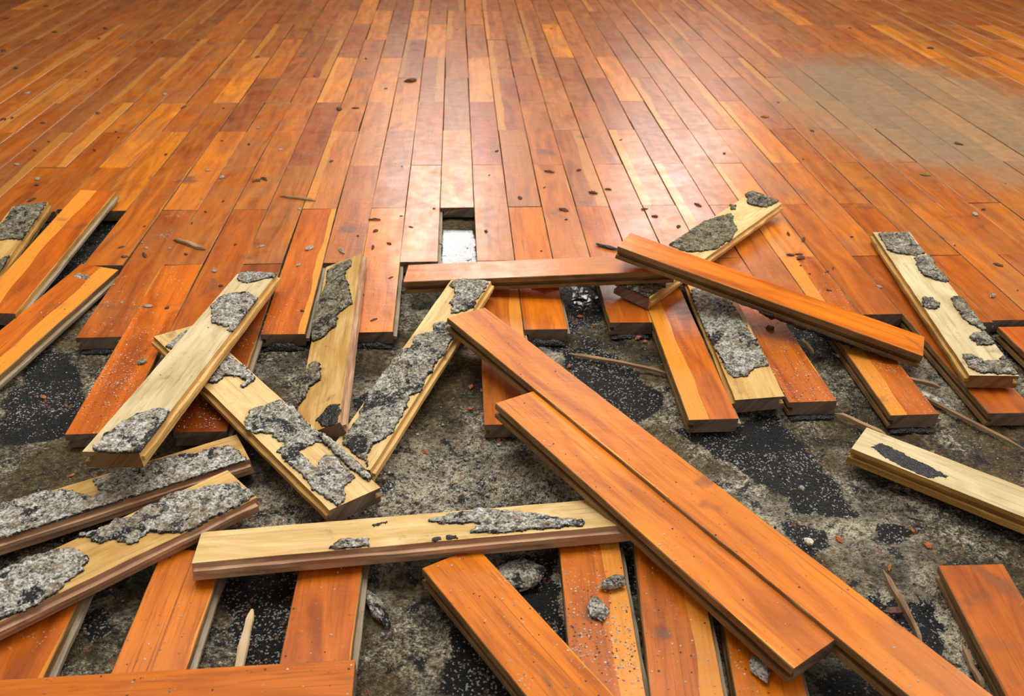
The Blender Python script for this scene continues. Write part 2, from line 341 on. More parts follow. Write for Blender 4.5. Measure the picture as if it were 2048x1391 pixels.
# crust of old mortar or tar stuck on a face: outline in the board's own frame, ragged rim, real thickness
def crust(poly, thick, parent, kind, olive=0., step=.0016, zoff=0., clip=None):
    P = np.array(poly, float)*1e-4
    x0, y0 = P.min(0)-.006; x1, y1 = P.max(0)+.006
    if clip: x0, x1, y0, y1 = max(x0, clip[0]), min(x1, clip[1]), max(y0, clip[2]), min(y1, clip[3])
    nx, ny = int((x1-x0)/step)+2, int((y1-y0)/step)+2
    X, Y = np.meshgrid(x0+np.arange(nx)*step, y0+np.arange(ny)*step, indexing='ij'); sd = random.randint(0, 9999)
    wx = (fbm(X*160, Y*160, sd, 4)-.5)*.009; wy = (fbm(X*160, Y*160, sd+50, 4)-.5)*.009
    m = inpoly(X+wx, Y+wy, P)
    if clip: m &= (X > clip[0]) & (X < clip[1]) & (Y > clip[2]) & (Y < clip[3])
    cell = m[:-1, :-1] & m[1:, :-1] & m[:-1, 1:] & m[1:, 1:]
    if cell.sum() < 4: return None
    b = np.clip(blur(m, 5)*1.6-.6, 0, 1)
    lump = fbm(X*220, Y*220, sd+9, 4); big = fbm(X*45, Y*45, sd+20, 3)
    Z = zoff+.0005+thick*np.sqrt(b)*(.35+.9*big)+(lump-.5)*.0048*np.sqrt(b)*(1 if kind == 'm' else .5)
    Z = np.maximum(Z, zoff+.0004)
    jx = (fbm(X*400, Y*400, sd+70, 2)-.5)*step*.9; jy = (fbm(X*400, Y*400, sd+80, 2)-.5)*step*.9
    use = np.zeros_like(m)
    use[:-1, :-1] |= cell; use[1:, :-1] |= cell; use[:-1, 1:] |= cell; use[1:, 1:] |= cell
    idx = -np.ones(m.shape, int); idx[use] = np.arange(use.sum()); nt = use.sum()
    top = np.stack([X[use]+jx[use], Y[use]+jy[use], Z[use]], 1); bot = top.copy(); bot[:, 2] = zoff-.0002
    i, j = np.nonzero(cell)
    quads = np.stack([idx[i, j], idx[i+1, j], idx[i+1, j+1], idx[i, j+1]], 1)
    F = quads.tolist()
    cp = np.pad(cell, 1)
    for di, dj, (a, b2) in ((0, -1, ((0, 0), (1, 0))), (1, 0, ((1, 0), (1, 1))), (0, 1, ((1, 1), (0, 1))), (-1, 0, ((0, 1), (0, 0)))):
        k = cell & ~cp[1+di:1+di+cell.shape[0], 1+dj:1+dj+cell.shape[1]]
        ii, jj = np.nonzero(k)
        A = idx[ii+a[0], jj+a[1]]; B = idx[ii+b2[0], jj+b2[1]]
        F += np.stack([B, A, A+nt, B+nt], 1).tolist()
    name = 'mortar_residue' if kind in 'mh' else 'tar_residue'
    me = mesh(name, np.concatenate([top, bot]).tolist(), F, True)
    e = np.clip((1-b)*.8+(fbm(X*50, Y*50, sd+33, 3)-.5)*.9, 0, 1)[use]
    col = np.zeros((2*nt, 3)); col[:nt, 0] = e; col[nt:, 0] = 1; col[:, 1] = olive
    setcol(me, 'res', col)
    return link(name, me, parent, MORT if kind in 'mh' else TAR)

# data: board poses (start, height, yaw, pitch, roll, length), crust outlines (0.1 mm, board frame), slab patches, crumbs
POSE={'U1':(-0.3653,-0.8579,0.0669,1.4439,-0.0667,-0.0613,0.5168),
'D4':(-0.084,-0.898,0.0215,2.2446,0.0074,0.0622,0.49),
'UB':(-0.15,-0.7561,0.012,1.6045,0.0031,-0.3662,0.4921),
'UY':(-0.1058,-0.8141,0.0008,1.2059,0.0702,-0.0765,0.4655),
'C1':(-0.0523,-0.3337,0.0227,-0.0955,0.0816,-0.0401,0.45),
'U2':(0.3244,-0.4141,0.0267,0.826,0.0184,0.0865,0.4965),
'D3':(0.3134,-0.3677,0.0973,-0.4902,-0.155,-0.0649,0.487),
'U3':(0.7993,-0.6808,0.0263,1.4461,-0.0037,-0.0459,0.4892),
'D1':(0.0495,-0.5242,0.053,-0.9946,-0.0321,-0.0713,0.87),
'D2':(0.1139,-0.7353,0.0463,-1.0018,-0.0322,-0.0795,0.482),
'C2':(-0.2479,-0.9694,0.0219,0.0901,-0.0094,-0.2003,0.487),
'U4':(-0.6768,-0.9967,0.0029,0.468,0.0053,-0.1134,0.49),
'U5':(-0.5983,-1.1784,0.03,0.6891,-0.0158,-0.0087,0.4899),
'R1':(0.5614,-0.7908,0.0077,-0.7024,-0.0085,-0.1104,0.49),
'BC':(-0.4005,-1.1702,0.0306,0.0314,-0.0101,-0.0592,0.34),
'B0':(-0.3925,-1.3104,0.0,1.5767,-0.0,0.0,0.33),
'B1':(-0.2657,-1.2826,-0.0009,1.5475,0.0051,0.0618,0.33),
'B2':(-0.1051,-1.2849,-0.0009,1.5685,-0.0014,-0.0212,0.33),
'B3':(0.2259,-1.3277,0.0377,2.0967,-0.0718,0.0762,0.3999),
'B4':(0.1727,-1.2817,-0.001,1.5386,-0.0044,0.001,0.33),
'B5':(0.2404,-1.2511,0.003,1.4753,-0.0058,-0.0309,0.3),
'B6':(0.3089,-1.343,-0.0032,1.4499,-0.0018,0.0443,0.33),
'B7':(0.5742,-1.3426,0.0004,1.4954,0.0109,-0.0941,0.33),
'P1':(-0.7658,-0.502,0.0038,1.6556,0.0348,-0.0888,0.49),
'P2':(-0.6962,-0.4388,0.0167,1.5689,0.0176,0.0686,0.4839),
'P3':(-0.6887,-0.738,0.0008,1.3774,0.007,0.0904,0.49),
'US':(0.4569,-0.6984,0.0079,1.5471,0.0142,-0.1063,0.385)}
RES={
 'U1':[('m',[(5131,268),(5220,147),(5113,-359),(4898,-439),(4934,-203),(4817,-117),(4761,38),(4825,197),(4977,269)]),
  ('m',[(3873,316),(4197,297),(4306,193),(4383,-94),(4211,-322),(4100,-419),(3859,-441),(3652,-396),(3253,-444),(3015,-417),(3016,-306),(3160,-231),(3234,-68),(3309,74),(3560,159)]),
  ('m',[(32,227),(274,234),(625,148),(859,-5),(928,-184),(860,-337),(628,-429),(309,-386),(-51,-372),(-109,-373),(-54,-21)]),
  ('t',[(660,-424),(499,-466),(67,-441),(-137,-430),(-123,-362),(309,-368)])],
 'D4':[('m',[(3308,242),(3816,-280),(3407,-342),(3117,-315),(2919,-292),(2841,-54),(2903,-26),(3003,-176),(3202,-78),(3276,24),(3182,186),(3229,279)]),
  ('m',[(2104,322),(2326,114),(2280,-53),(2326,-313),(2093,-361),(1374,-315),(1061,-261),(1178,-198),(1176,30),(1148,83),(738,66),(903,-108),(849,-225),(301,-216),(249,2),(57,105),(-15,240),(175,298),(401,321),(742,281),(1081,303),(1327,275),(1389,131),(1592,167),(1687,152),(1825,337),(1926,376)]),
  ('m',[(4505,339),(4747,-40),(4818,-181),(4583,-114),(4315,271)]),
  ('h',[(1399,-330),(929,-391),(541,-412),(187,-387),(132,-274),(312,-243),(635,-243),(1231,-268)])],
 'UY':[('m',[(4412,321),(4620,250),(4643,-44),(4609,-324),(4313,-339),(4094,-300),(3795,-351),(3533,-21),(3778,16),(3866,94),(4128,92),(4274,178)]),
  ('m',[(3261,127),(3348,-79),(3061,-315),(2529,-358),(2261,-306),(1978,-342),(1773,-324),(1623,-361),(1482,-242),(1230,-301),(940,-305),(769,-332),(553,-286),(422,-154),(263,-182),(8,-328),(395,272),(637,271),(1102,298),(1465,396),(1914,369),(2255,363),(2476,352),(2593,211),(2850,293),(2978,235),(3018,28)])],
 'UB':[('m',[(3242,538),(3429,409),(4076,261),(4724,294),(4817,73),(4806,-157),(4683,-231),(4437,-88),(4107,-114),(3803,-200),(3473,-255),(3156,-308),(2983,-85),(2581,-63),(2399,120),(2378,318),(2712,371),(3118,433)]),
  ('m',[(1768,247),(1679,100),(1167,46),(1130,200),(870,247),(676,325),(941,372),(1443,371)]),
  ('t',[(219,43),(412,-84),(516,-174),(428,-331),(12,-342),(-31,-154)])],
 'U2':[('m',[(4787,401),(5084,339),(5321,70),(5304,-281),(4787,-264),(4461,-162),(4390,102)]),
  ('m',[(1767,556),(2006,373),(2711,422),(3235,348),(3681,219),(3791,165),(3555,3),(3269,-238),(2765,-344),(2286,-321),(1897,-119),(1767,88),(1769,340)]),
  ('m',[(-7,367),(672,-291),(488,-336),(-59,-311),(-88,4),(-76,285)]),
  ('m',[(4102,387),(4177,249),(3975,169),(3898,241)])],
 'U3':[('m',[(4817,278),(4851,-302),(4382,-293),(3966,-347),(3841,-96),(3996,280),(4316,295)]),
  ('m',[(3810,-87),(3873,-369),(3332,-346),(2961,-396),(2821,-335),(2903,-152),(3042,-23),(3388,7)]),
  ('m',[(2281,283),(2283,102),(2078,51),(1902,133),(1876,260),(1974,358)]),
  ('m',[(2312,-208),(2340,-422),(1786,-433),(1360,-433),(1220,-313),(1356,-206),(1590,-130),(1832,-147),(2081,-140)]),
  ('m',[(1036,1),(1173,-161),(1221,-335),(822,-338),(796,-66)]),
  ('m',[(577,274),(559,130),(355,-8),(400,-238),(567,-325),(403,-345),(5,-331),(33,176),(188,286)])],
 'US':[('m',[(3014,373),(3196,233),(3097,-2),(2794,-236),(2107,-264),(1465,-334),(723,-336),(699,-130),(516,49),(488,230),(671,295),(1116,326),(1633,371),(2137,406),(2659,370)])],
 'C2':[('m',[(1434,-249),(1524,-128),(1660,-99),(1853,-142),(1841,-277),(1665,-310),(1477,-292)]),
  ('m',[(2476,120),(2621,183),(3122,289),(3569,141),(4265,-163),(4242,-264),(3284,-246),(2981,-218),(2931,-160),(3086,-29),(2750,3)]),
  ('t',[(2513,-214),(2624,-192),(2629,-282),(2519,-284)]),
  ('t',[(2666,-218),(2833,-205),(2809,-291),(2683,-290)]),
  ('t',[(1859,155),(2055,187),(2054,124),(1915,115)])],
 'U4':[('m',[(3119,298),(3256,317),(3600,315),(3684,297),(4214,257),(4327,181),(4656,163),(4758,115),(4883,-352),(4810,-420),(4345,-410),(3830,-393),(3335,-376),(2700,-385),(2100,-364),(1669,-378),(1665,460),(2125,459),(2442,458),(2754,287),(2905,151),(3079,-69),(3181,-32),(3135,141)])],
 'U5':[('m',[(3120,356),(3198,379),(3335,319),(3577,358),(3675,271),(3867,330),(4175,361),(4412,291),(4848,49),(4913,-185),(4901,-313),(4639,-352),(4362,-368),(4060,-384),(3715,-109),(3597,-157),(3485,-117),(3417,33),(3229,79),(3228,201)]),
  ('m',[(2075,345),(2358,365),(2653,385),(2898,314),(3077,126),(3137,-44),(3056,-142),(2886,-241),(2711,-327),(2482,-381),(2156,-339),(1904,-306)])],
 'R1':[('t',[(177,-121),(275,102),(841,-21),(1156,-87),(975,-331),(545,-306)])],
 'P1':[('m',[(3984,268),(4774,289),(4913,164),(4854,-342),(4185,-371),(3702,-354),(3227,-387),(3365,-73),(3350,57),(3575,314)]),
  ('m',[(2093,-192),(2545,-210),(2701,-333),(2405,-386),(2044,-377)])],
}
TARP= [[(-0.652,-0.471),(-0.611,-0.458),(-0.516,-0.573),(-0.493,-0.695),(-0.538,-0.715),(-0.588,-0.691),(-0.623,-0.608),(-0.604,-0.57)],[(0.206,-0.5),(0.264,-0.487),(0.338,-0.642),(0.297,-0.701),(0.235,-0.687),(0.203,-0.599)],[(0.337,-0.715),(0.494,-0.691),(0.514,-0.797),(0.529,-0.894),(0.464,-0.9),(0.412,-0.824),(0.361,-0.76)],[(0.424,-0.907),(0.481,-0.922),(0.477,-0.947),(0.441,-0.965),(0.423,-0.949)],[(0.225,-0.279),(0.307,-0.282),(0.281,-0.424),(0.229,-0.438),(0.221,-0.353)],[(-0.231,-0.968),(-0.147,-0.956),(-0.138,-1.097),(-0.173,-1.095),(-0.201,-1.032),(-0.217,-1.004)],[(0.083,-0.939),(0.146,-0.945),(0.146,-1.079),(0.111,-1.025)],[(0.006,-1.007),(0.081,-1.101),(0.084,-1.141),(0.026,-1.138),(0.02,-1.054)],[(0.381,-1.12),(0.431,-1.11),(0.477,-1.159),(0.375,-1.154)],[(0.464,-1.026),(0.555,-1.037),(0.539,-1.115),(0.513,-1.126),(0.494,-1.075)],[(-0.222,-0.186),(-0.148,-0.188),(-0.158,-0.268),(-0.197,-0.501),(-0.217,-0.471)],[(0.573,-0.417),(0.696,-0.437),(0.723,-0.533),(0.648,-0.559),(0.579,-0.528)],[(-0.699,0.034),(-0.653,0.046),(-0.642,-0.215),(-0.661,-0.326),(-0.702,-0.307)],[(-0.283,-0.453),(-0.196,-0.453),(-0.139,-0.455),(-0.067,-0.451),(-0.073,-0.491),(-0.181,-0.502),(-0.27,-0.484)],[(0.16,-0.93),(0.237,-0.929),(0.243,-1.024),(0.162,-0.962)],[(0.534,-0.912),(0.586,-0.922),(0.553,-0.954),(0.532,-0.945)],[(0.884,-0.443),(0.949,-0.525),(0.933,-0.625),(0.893,-0.538)],[(-0.121,-0.638),(-0.081,-0.589),(-0.049,-0.641),(-0.1,-0.709)],[(-0.365,-1.018),(-0.343,-1.005),(-0.335,-1.045),(-0.349,-1.041)],[(0.147,-0.42),(0.229,-0.438),(0.204,-0.515),(0.166,-0.499)]]
WETP= [[(-0.0,-0.045),(0.071,-0.047),(0.076,-0.235),(-0.006,-0.233)],[(0.236,-0.299),(0.29,-0.3),(0.277,-0.39),(0.235,-0.389)],[(0.225,-0.6),(0.241,-0.593),(0.242,-0.639),(0.228,-0.632)]]
CHIPS= [(-1.569,2.017,2,'d'),(-1.32,1.981,1.2,'d'),(-1.356,1.685,1,'d'),(-1.367,1.571,2,'d'),(-1.212,1.631,2,'d'),(-1.183,1.475,1.6,'d'),(-0.99,1.422,1.5,'d'),(-0.964,1.459,1,'d'),(-0.845,1.454,1.2,'d'),(-1.427,1.304,2.6,'d'),(-1.3,1.093,2.2,'d'),(-1.016,0.968,1,'d'),(-1.078,1.053,1,'d'),(-0.603,1.227,1.4,'d'),(-0.696,0.69,1.4,'d'),(-0.903,0.64,1.6,'d'),(-1.124,0.592,1.6,'d'),(-0.809,0.491,1.2,'d'),(-0.789,0.448,1,'d'),(-0.952,0.359,1,'d'),(-0.862,0.141,1,'d'),(-0.465,0.393,1.2,'d'),(-0.401,0.154,1.5,'d'),(-0.387,0.166,1.8,'d'),(-0.534,0.419,1,'d'),(-0.642,0.325,1,'d'),(-0.391,1.002,1,'d'),(-0.253,0.273,1,'d'),(-0.588,0.681,1,'d'),(-1.625,1.792,1.5,'d'),(-1.108,0.606,1,'d'),(-0.944,0.419,1,'d'),(-0.815,0.357,1,'d'),(-1.013,2.153,1,'d'),(-1.269,1.445,1,'d'),(-1.059,1.508,1,'d'),(-1.014,0.563,1,'d'),(-1.158,0.824,1.8,'g'),(-0.779,0.813,1.4,'g'),(-0.955,0.266,1.2,'g'),(-0.873,0.174,1.6,'g'),(-0.383,0.352,1.3,'g'),(-0.522,0.22,1.6,'g'),(-0.48,0.176,1.6,'g'),(-0.466,0.515,1,'g'),(-0.101,0.945,3,'d'),(-0.237,0.677,1.6,'d'),(-0.255,1.205,1.4,'d'),(-0.279,0.67,2.2,'d'),(0.244,0.195,1.6,'d'),(0.312,0.207,1,'d'),(0.327,0.072,1.6,'d'),(0.167,0.045,1.4,'d'),(0.13,0.335,1,'d'),(0.036,1.621,0.8,'d'),(-0.169,0.868,0.8,'d'),(0.384,1.643,1,'d'),(0.144,1.817,0.8,'d'),(0.441,0.41,0.8,'d'),(0.107,0.179,0.7,'d'),(-0.09,0.237,0.7,'d'),(1.513,1.66,1,'d'),(1.676,1.348,2,'d'),(0.947,0.471,1.2,'d'),(1.28,0.371,1.5,'d'),(1.283,0.365,1.2,'d'),(0.852,0.264,1,'d'),(0.675,0.308,1,'d'),(0.938,0.72,0.8,'d'),(1.333,1.38,0.8,'d'),(0.859,0.589,1.8,'o'),(-0.862,0.141,1.4,'d'),(-0.839,0.058,1.4,'d'),(-0.567,-0.213,1.3,'d'),(-0.585,-0.172,1,'d'),(-0.534,-0.205,1.5,'d'),(-0.46,-0.204,1.2,'d'),(-0.379,-0.166,1,'d'),(-0.369,-0.329,1.2,'d'),(-0.471,-0.011,1,'d'),(-0.439,-0.402,1,'d'),(-0.484,-0.066,0.7,'d'),(-0.571,-0.079,0.8,'d'),(-0.448,0.044,0.7,'d'),(-0.872,0.174,1.6,'g'),(-0.393,-0.273,1.4,'g'),(-0.553,-0.153,0.8,'g'),(-0.539,-0.176,0.8,'g'),(-0.496,-0.179,0.7,'g'),(-0.472,-0.396,1.3,'g'),(-0.551,-0.319,0.8,'g'),(-0.518,-0.382,0.7,'g'),(-0.401,0.154,1.2,'d'),(-0.387,0.164,1.6,'d'),(-0.128,-0.06,1.6,'d'),(-0.123,-0.113,1.4,'d'),(-0.122,-0.186,1.2,'d'),(-0.093,-0.17,1.2,'d'),(0.091,-0.12,1.3,'d'),(-0.012,-0.005,0.7,'d'),(-0.055,-0.095,0.7,'d'),(-0.077,-0.042,0.6,'d'),(0.003,-0.174,0.6,'d'),(-0.218,-0.419,0.8,'d'),(-0.124,-0.368,0.7,'d'),(-0.099,-0.452,0.9,'d'),(-0.081,-0.307,0.7,'d'),(-0.155,-0.133,0.7,'d'),(-0.239,-0.186,1.7,'g'),(-0.179,-0.198,1.7,'g'),(-0.33,-0.175,1,'g'),(-0.249,-0.253,0.9,'g'),(-0.285,-0.002,1.2,'g'),(0.361,0.09,1,'d'),(0.327,0.07,1.4,'d'),(0.253,-0.02,1.7,'d'),(0.253,-0.067,0.8,'d'),(0.167,0.042,1.4,'d'),(0.435,-0.057,1.4,'d'),(0.472,-0.108,1.4,'d'),(0.537,-0.002,1.4,'d'),(0.421,-0.019,1,'d'),(0.191,-0.209,0.7,'d'),(0.224,0.103,0.7,'d'),(0.681,-0.146,1.2,'d'),(0.702,-0.172,1.4,'d'),(0.655,-0.238,1.2,'d'),(0.668,-0.254,2,'d'),(0.672,-0.236,1,'d'),(0.801,-0.164,1,'d'),(1.133,-0.036,0.8,'d'),(1.026,-0.29,1.4,'d'),(0.664,-0.315,0.8,'d'),(0.676,-0.377,1,'d'),(0.715,-0.294,0.8,'d'),(0.659,-0.282,0.8,'d'),(0.698,-0.308,0.8,'d'),(0.986,-0.206,0.7,'d'),(1.257,0.103,0.7,'d'),(1.008,-0.387,0.7,'d'),(0.534,-0.5,2,'d'),(1.102,-0.061,1.6,'g'),(0.953,-0.406,1.8,'g'),(0.77,-0.366,0.9,'g')]
SHAV= [(0.054,-0.611,1.6),(0.071,-0.621,1.4),(0.051,-0.665,1.8),(-0.03,-0.703,1.2),(-0.011,-0.754,1.5),(0.09,-0.736,1.6),(-0.04,-0.714,1),(-0.007,-0.713,0.8),(-0.041,-0.621,0.9),(0.206,-0.558,1.6),(0.095,-0.732,1),(-0.564,-0.607,1.3),(-0.459,-0.787,1),(0.728,-0.642,1),(0.682,-0.531,0.8),(0.487,-0.937,1.2),(0.586,-0.955,1.8),(0.527,-0.986,1),(0.58,-0.929,1),(0.327,-0.481,2.2),(0.338,-0.489,1.8),(0.241,-0.406,1.2),(0.261,-0.436,1.2)]

# ---------------------------------------------------------------- room shell
def box_bm(bm, c, s):
    bmesh.ops.create_cube(bm, size=1, matrix=Matrix.Translation(c) @ Matrix.Diagonal((*s, 1)))
def boxes(name, lst, mat, parent=None, bev=0.):
    bm = bmesh.new()
    for c, s in lst: box_bm(bm, c, s)
    if bev: bmesh.ops.bevel(bm, geom=bm.edges[:], offset=bev, segments=2, affect='EDGES')
    me = bpy.data.meshes.new(name); bm.to_mesh(me); bm.free(); return link(name, me, parent, mat)
XL, XR = -4.6, 5.2
xs = sorted([XL]+[e for (x, w, *_) in WINDOWS for e in (x-w/2, x+w/2)]+[XR])
segs = []
for a, b in ((xs[0], xs[1]), (xs[2], xs[3]), (xs[4], xs[5])): segs.append((((a+b)/2, WALL_Y+.1, 1.45), (b-a, .2, 2.95)))
for (x, w, z0, z1, p) in WINDOWS:
    segs.append(((x, WALL_Y+.1, (z0-.025)/2), (w, .2, z0+.025))); segs.append(((x, WALL_Y+.1, (z1+2.925)/2), (w, .2, 2.925-z1)))
tag(boxes('wall_back', segs, PLASTER), kind='structure')
tag(boxes('wall_left', [((XL-.1, .8, 1.45), (.2, 6.1, 2.95))], PLASTER), kind='structure')
tag(boxes('wall_right', [((XR+.1, .8, 1.45), (.2, 6.1, 2.95))], PLASTER), kind='structure')
tag(boxes('baseboard_back', [(((XL+XR)/2, WALL_Y-.012, .05), (XR-XL, .022, .1))], PAINT, bev=.004), kind='structure')
for i, (x, w, z0, z1, p) in enumerate(WINDOWS):
    zc, hh = (z0+z1)/2, z1-z0
    o = tag(boxes('window_%d' % (i+1), [((x-w/2+.02, WALL_Y+.04, zc), (.04, .05, hh)), ((x+w/2-.02, WALL_Y+.04, zc), (.04, .05, hh)),
        ((x, WALL_Y+.04, z0+.02), (w-.08, .05, .04)), ((x, WALL_Y+.04, z1-.02), (w-.08, .05, .04)), ((x, WALL_Y+.04, zc), (.03, .04, hh-.08))], PAINT), kind='structure')

# ---------------------------------------------------------------- intact parquet (one surface) and the slab below
EDGE = {-13: -1, -12: 0, -11: .04, -10: 0, -9: -1, -8: -2, -7: -3, -6: -2, -5: -3, -4: -2, -3: -1, -2: -2, -1: -1, 0: 0, 1: -3, 2: -2, 3: -1,
        4: -1.93, 5: -3, 6: -.8, 7: -2.85, 8: -1.6, 9: -3, 10: -1.88, 11: -3, 12: -2, 13: -1.98}
def far_of(k, n):        # far joint of the board whose near end is n
    m = math.ceil(n+1e-6)
    while (m-k) % 2: m += 1
    if m-n < .5: m += 2
    return m
def field():
    V = []; F = []; UV = []; PC = []; PD = []; MI = []
    for k in range(-66, 74):
        if k in EDGE: n0 = far_of(k, EDGE[k])
        elif k > 13: n0 = -2 if k % 2 == 0 else -3
        else: n0 = -2 if k % 2 == 0 else -1
        n = n0
        wob = 0
        while n*PITCHL < WALL_Y-.02:
            y0, y1 = n*PITCHL+.0004+random.uniform(0, .0010), min((n+2)*PITCHL-.0004, WALL_Y-.015)
            x0, x1 = k*W+.0005+max(0, random.gauss(.0003, .0006)), (k+1)*W-.0005-max(0, random.gauss(.0003, .0006))
            dx = random.gauss(0, .0007); z = random.gauss(0, .0004); tx = random.gauss(0, .0003)
            hue = min(1, max(0, random.gauss(.44, .15))); br = min(1, max(0, random.gauss(.37, .09))); sap = random.choice([0]*9+[.3, .22, -1]) 
            if random.random() < .12: hue, br = random.uniform(.7, 1), .6
            wear_haze = .7+.3*random.random(); off = random.random()
            b = .0007
            base = len(V)
            ring = [(x0+b, y0+b), (x1-b, y0+b), (x1-b, y1-b), (x0+b, y1-b)]
            ring2 = [(x0, y0), (x1, y0), (x1, y1), (x0, y1)]
            flip = sap == -1
            for lst, zz in ((ring, 0), (ring2, -b), (ring2, -.020)):
                for q_, (x, y) in enumerate(lst):
                    s = dx*(1 if y > (y0+y1)/2 else -1)
                    V.append((x+s, y, z+zz+(tx if x > (x0+x1)/2 else -tx))); 
                    uvv = x-k*W; UV.append((y, (W-uvv) if flip else uvv)); PC.append((hue, br, .35 if flip else sap)); PD.append((.15, wear_haze, off))
            F.append((base, base+1, base+2, base+3)); MI.append(0)
            for r in (0, 4):
                for q_ in range(4):
                    a, c = base+r+q_, base+r+(q_+1) % 4
                    F.append((a+4, c+4, c, a)); MI.append(0 if r == 0 else 1)
            n += 2
    me = mesh('floor', V, F); me.polygons.foreach_set('material_index', MI)
    li = np.empty(len(me.loops), int); me.loops.foreach_get('vertex_index', li)
    ul = me.uv_layers.new(name='UVMap'); ul.data.foreach_set('uv', np.array(UV)[li].ravel())
    setcol(me, 'pc', np.array(PC)); setcol(me, 'pd', np.array(PD))
    return tag(link('floor', me, None, [LAC, SIDE]), kind='structure')
field()

def slab_z(X, Y):
    z = -.0272+(fbm(X*7, Y*7, 3, 3)-.5)*.005+(fbm(X*48, Y*48, 11, 4)-.5)*.0085+(fbm(X*210, Y*210, 21, 2)-.5)*.003
    m = np.exp(-(((X-.0)/.16)**2+((Y+.84)/.10)**2))            # loose mortar heaped in the middle of the hole
    z = z+m*((fbm(X*85, Y*85, 31, 4)-.40)*.022+.002)
    return np.minimum(z, -.0222+.012*m)
def slab():
    x0, x1, y0, y1, st = -1.16, 1.30, -1.36, .10, .003
    nx, ny = int((x1-x0)/st), int((y1-y0)/st)
    X, Y = np.meshgrid(x0+np.arange(nx)*st, y0+np.arange(ny)*st, indexing='ij')
    Z = slab_z(X, Y)
    wx = (fbm(X*28, Y*28, 41, 3)-.5)*.035; wy = (fbm(X*28, Y*28, 42, 3)-.5)*.035
    tar = np.zeros(X.shape, bool)
    for p in TARP: tar |= inpoly(X+wx, Y+wy, p)
    tar = blur(tar, 4)
    wet = np.zeros(X.shape, bool)
    for p in WETP: wet |= inpoly(X+wx*.3, Y+wy*.3, p)
    wet = blur(wet, 2)
    Z = Z+(-.0262+(Z+.0262)*.04-Z)*wet*np.where(X < .08, 1, .4)
    dust = np.clip(np.exp(-(((X-.02)/.17)**2+((Y+.84)/.10)**2))+np.clip((fbm(X*9, Y*9, 61, 3)-.55)*4, 0, .8), 0, 1)
    me = bpy.data.meshes.new('subfloor'); n = nx*ny
    me.vertices.add(n); me.vertices.foreach_set('co', np.stack([X, Y, Z], -1).reshape(-1))
    i, j = np.meshgrid(np.arange(nx-1), np.arange(ny-1), indexing='ij'); a = (i*ny+j).ravel()
    q = np.stack([a, a+ny, a+ny+1, a+1], 1)
    me.loops.add(q.size); me.loops.foreach_set('vertex_index', q.ravel())
    me.polygons.add(len(q)); me.polygons.foreach_set('loop_start', np.arange(len(q))*4); me.polygons.foreach_set('loop_total', np.full(len(q), 4))
    me.polygons.foreach_set('use_smooth', np.ones(len(q), bool)); me.update(); me.validate()
    setcol(me, 'res', np.stack([tar, dust, wet], -1).reshape(-1, 3))
    tag(link('subfloor', me, None, SLAB), kind='structure')
    s = .032
    v = [(XL, -2.4, -.034), (XR, -2.4, -.034), (XR, WALL_Y, -.034), (XL, WALL_Y, -.034)]
    o = link('subfloor', mesh('subfloor_base', v, [(0, 1, 2, 3)]), None, SLAB); tag(o, kind='structure')
    setcol(o.data, 'res', np.zeros((4, 3)))
    # loose sand and mortar grains
    N = 60000
    px = rng.uniform(-1.05, 1.2, N); py = rng.uniform(-1.3, .02, N)
    dens = .22+.9*np.clip((fbm(px*8, py*8, 71, 3)-.45)*3, 0, 1)+.9*np.exp(-(((px)/.18)**2+((py+.85)/.11)**2))+.7*np.exp(-(((px-.42)/.22)**2+((py+.82)/.16)**2))
    k = rng.uniform(0, 1, N) < dens*.62
    px, py = px[k], py[k]; N = len(px)
    pz = slab_z(px, py); r = np.clip(rng.lognormal(-7.35, .42, N), .0003, .0024)
    mm = np.exp(-(((px-.0)/.16)**2+((py+.84)/.09)**2)); big = (rng.uniform(0, 1, N) < mm*.8); r[big] = rng.uniform(.0012, .0036, big.sum())
    octa = np.array([(1, 0, 0), (0, 1, 0), (-1, 0, 0), (0, -1, 0), (0, 0, 1), (0, 0, -1)], float)
    fc = np.array([(0, 1, 4), (1, 2, 4), (2, 3, 4), (3, 0, 4), (1, 0, 5), (2, 1, 5), (3, 2, 5), (0, 3, 5)])
    a = rng.uniform(0, 6.28, N); ca, sa = np.cos(a), np.sin(a); sc = rng.uniform(.6, 1.3, (N, 3))
    loc = octa[None]*sc[:, None]*rng.uniform(.75, 1.2, (N, 6, 1))
    vx = loc[..., 0]*ca[:, None]-loc[..., 1]*sa[:, None]; vy = loc[..., 0]*sa[:, None]+loc[..., 1]*ca[:, None]
    vv = np.stack([vx*r[:, None]+px[:, None], vy*r[:, None]+py[:, None], loc[..., 2]*.7*r[:, None]+(pz+r*.35)[:, None]], -1).reshape(-1, 3)
    ff = (fc[None]+(np.arange(N)*6)[:, None, None]).reshape(-1, 3)
    me = bpy.data.meshes.new('mortar_grit'); me.vertices.add(len(vv)); me.vertices.foreach_set('co', vv.ravel())
    me.loops.add(ff.size); me.loops.foreach_set('vertex_index', ff.ravel()); me.polygons.add(len(ff))
    me.polygons.foreach_set('loop_start', np.arange(len(ff))*3); me.polygons.foreach_set('loop_total', np.full(len(ff), 3)); me.update(); me.validate()
    g = rng.uniform(.15, .75, N)[:, None]*np.array([[1, .97, .88]]); br = rng.uniform(0, 1, N) < .08; g[br] = (.26, .10, .03)
    dk = rng.uniform(0, 1, N) < .25; g[dk] *= .15
    g[big] = rng.uniform(.16, .50, big.sum())[:, None]*np.array([[1, .98, .92]])
    setcol(me, 'res', np.repeat(g, 6, 0))
    tag(link('mortar_grit', me, None, GRIT), 'loose grey sand and mortar grains strewn over the exposed slab', 'grit', kind='stuff')
slab()

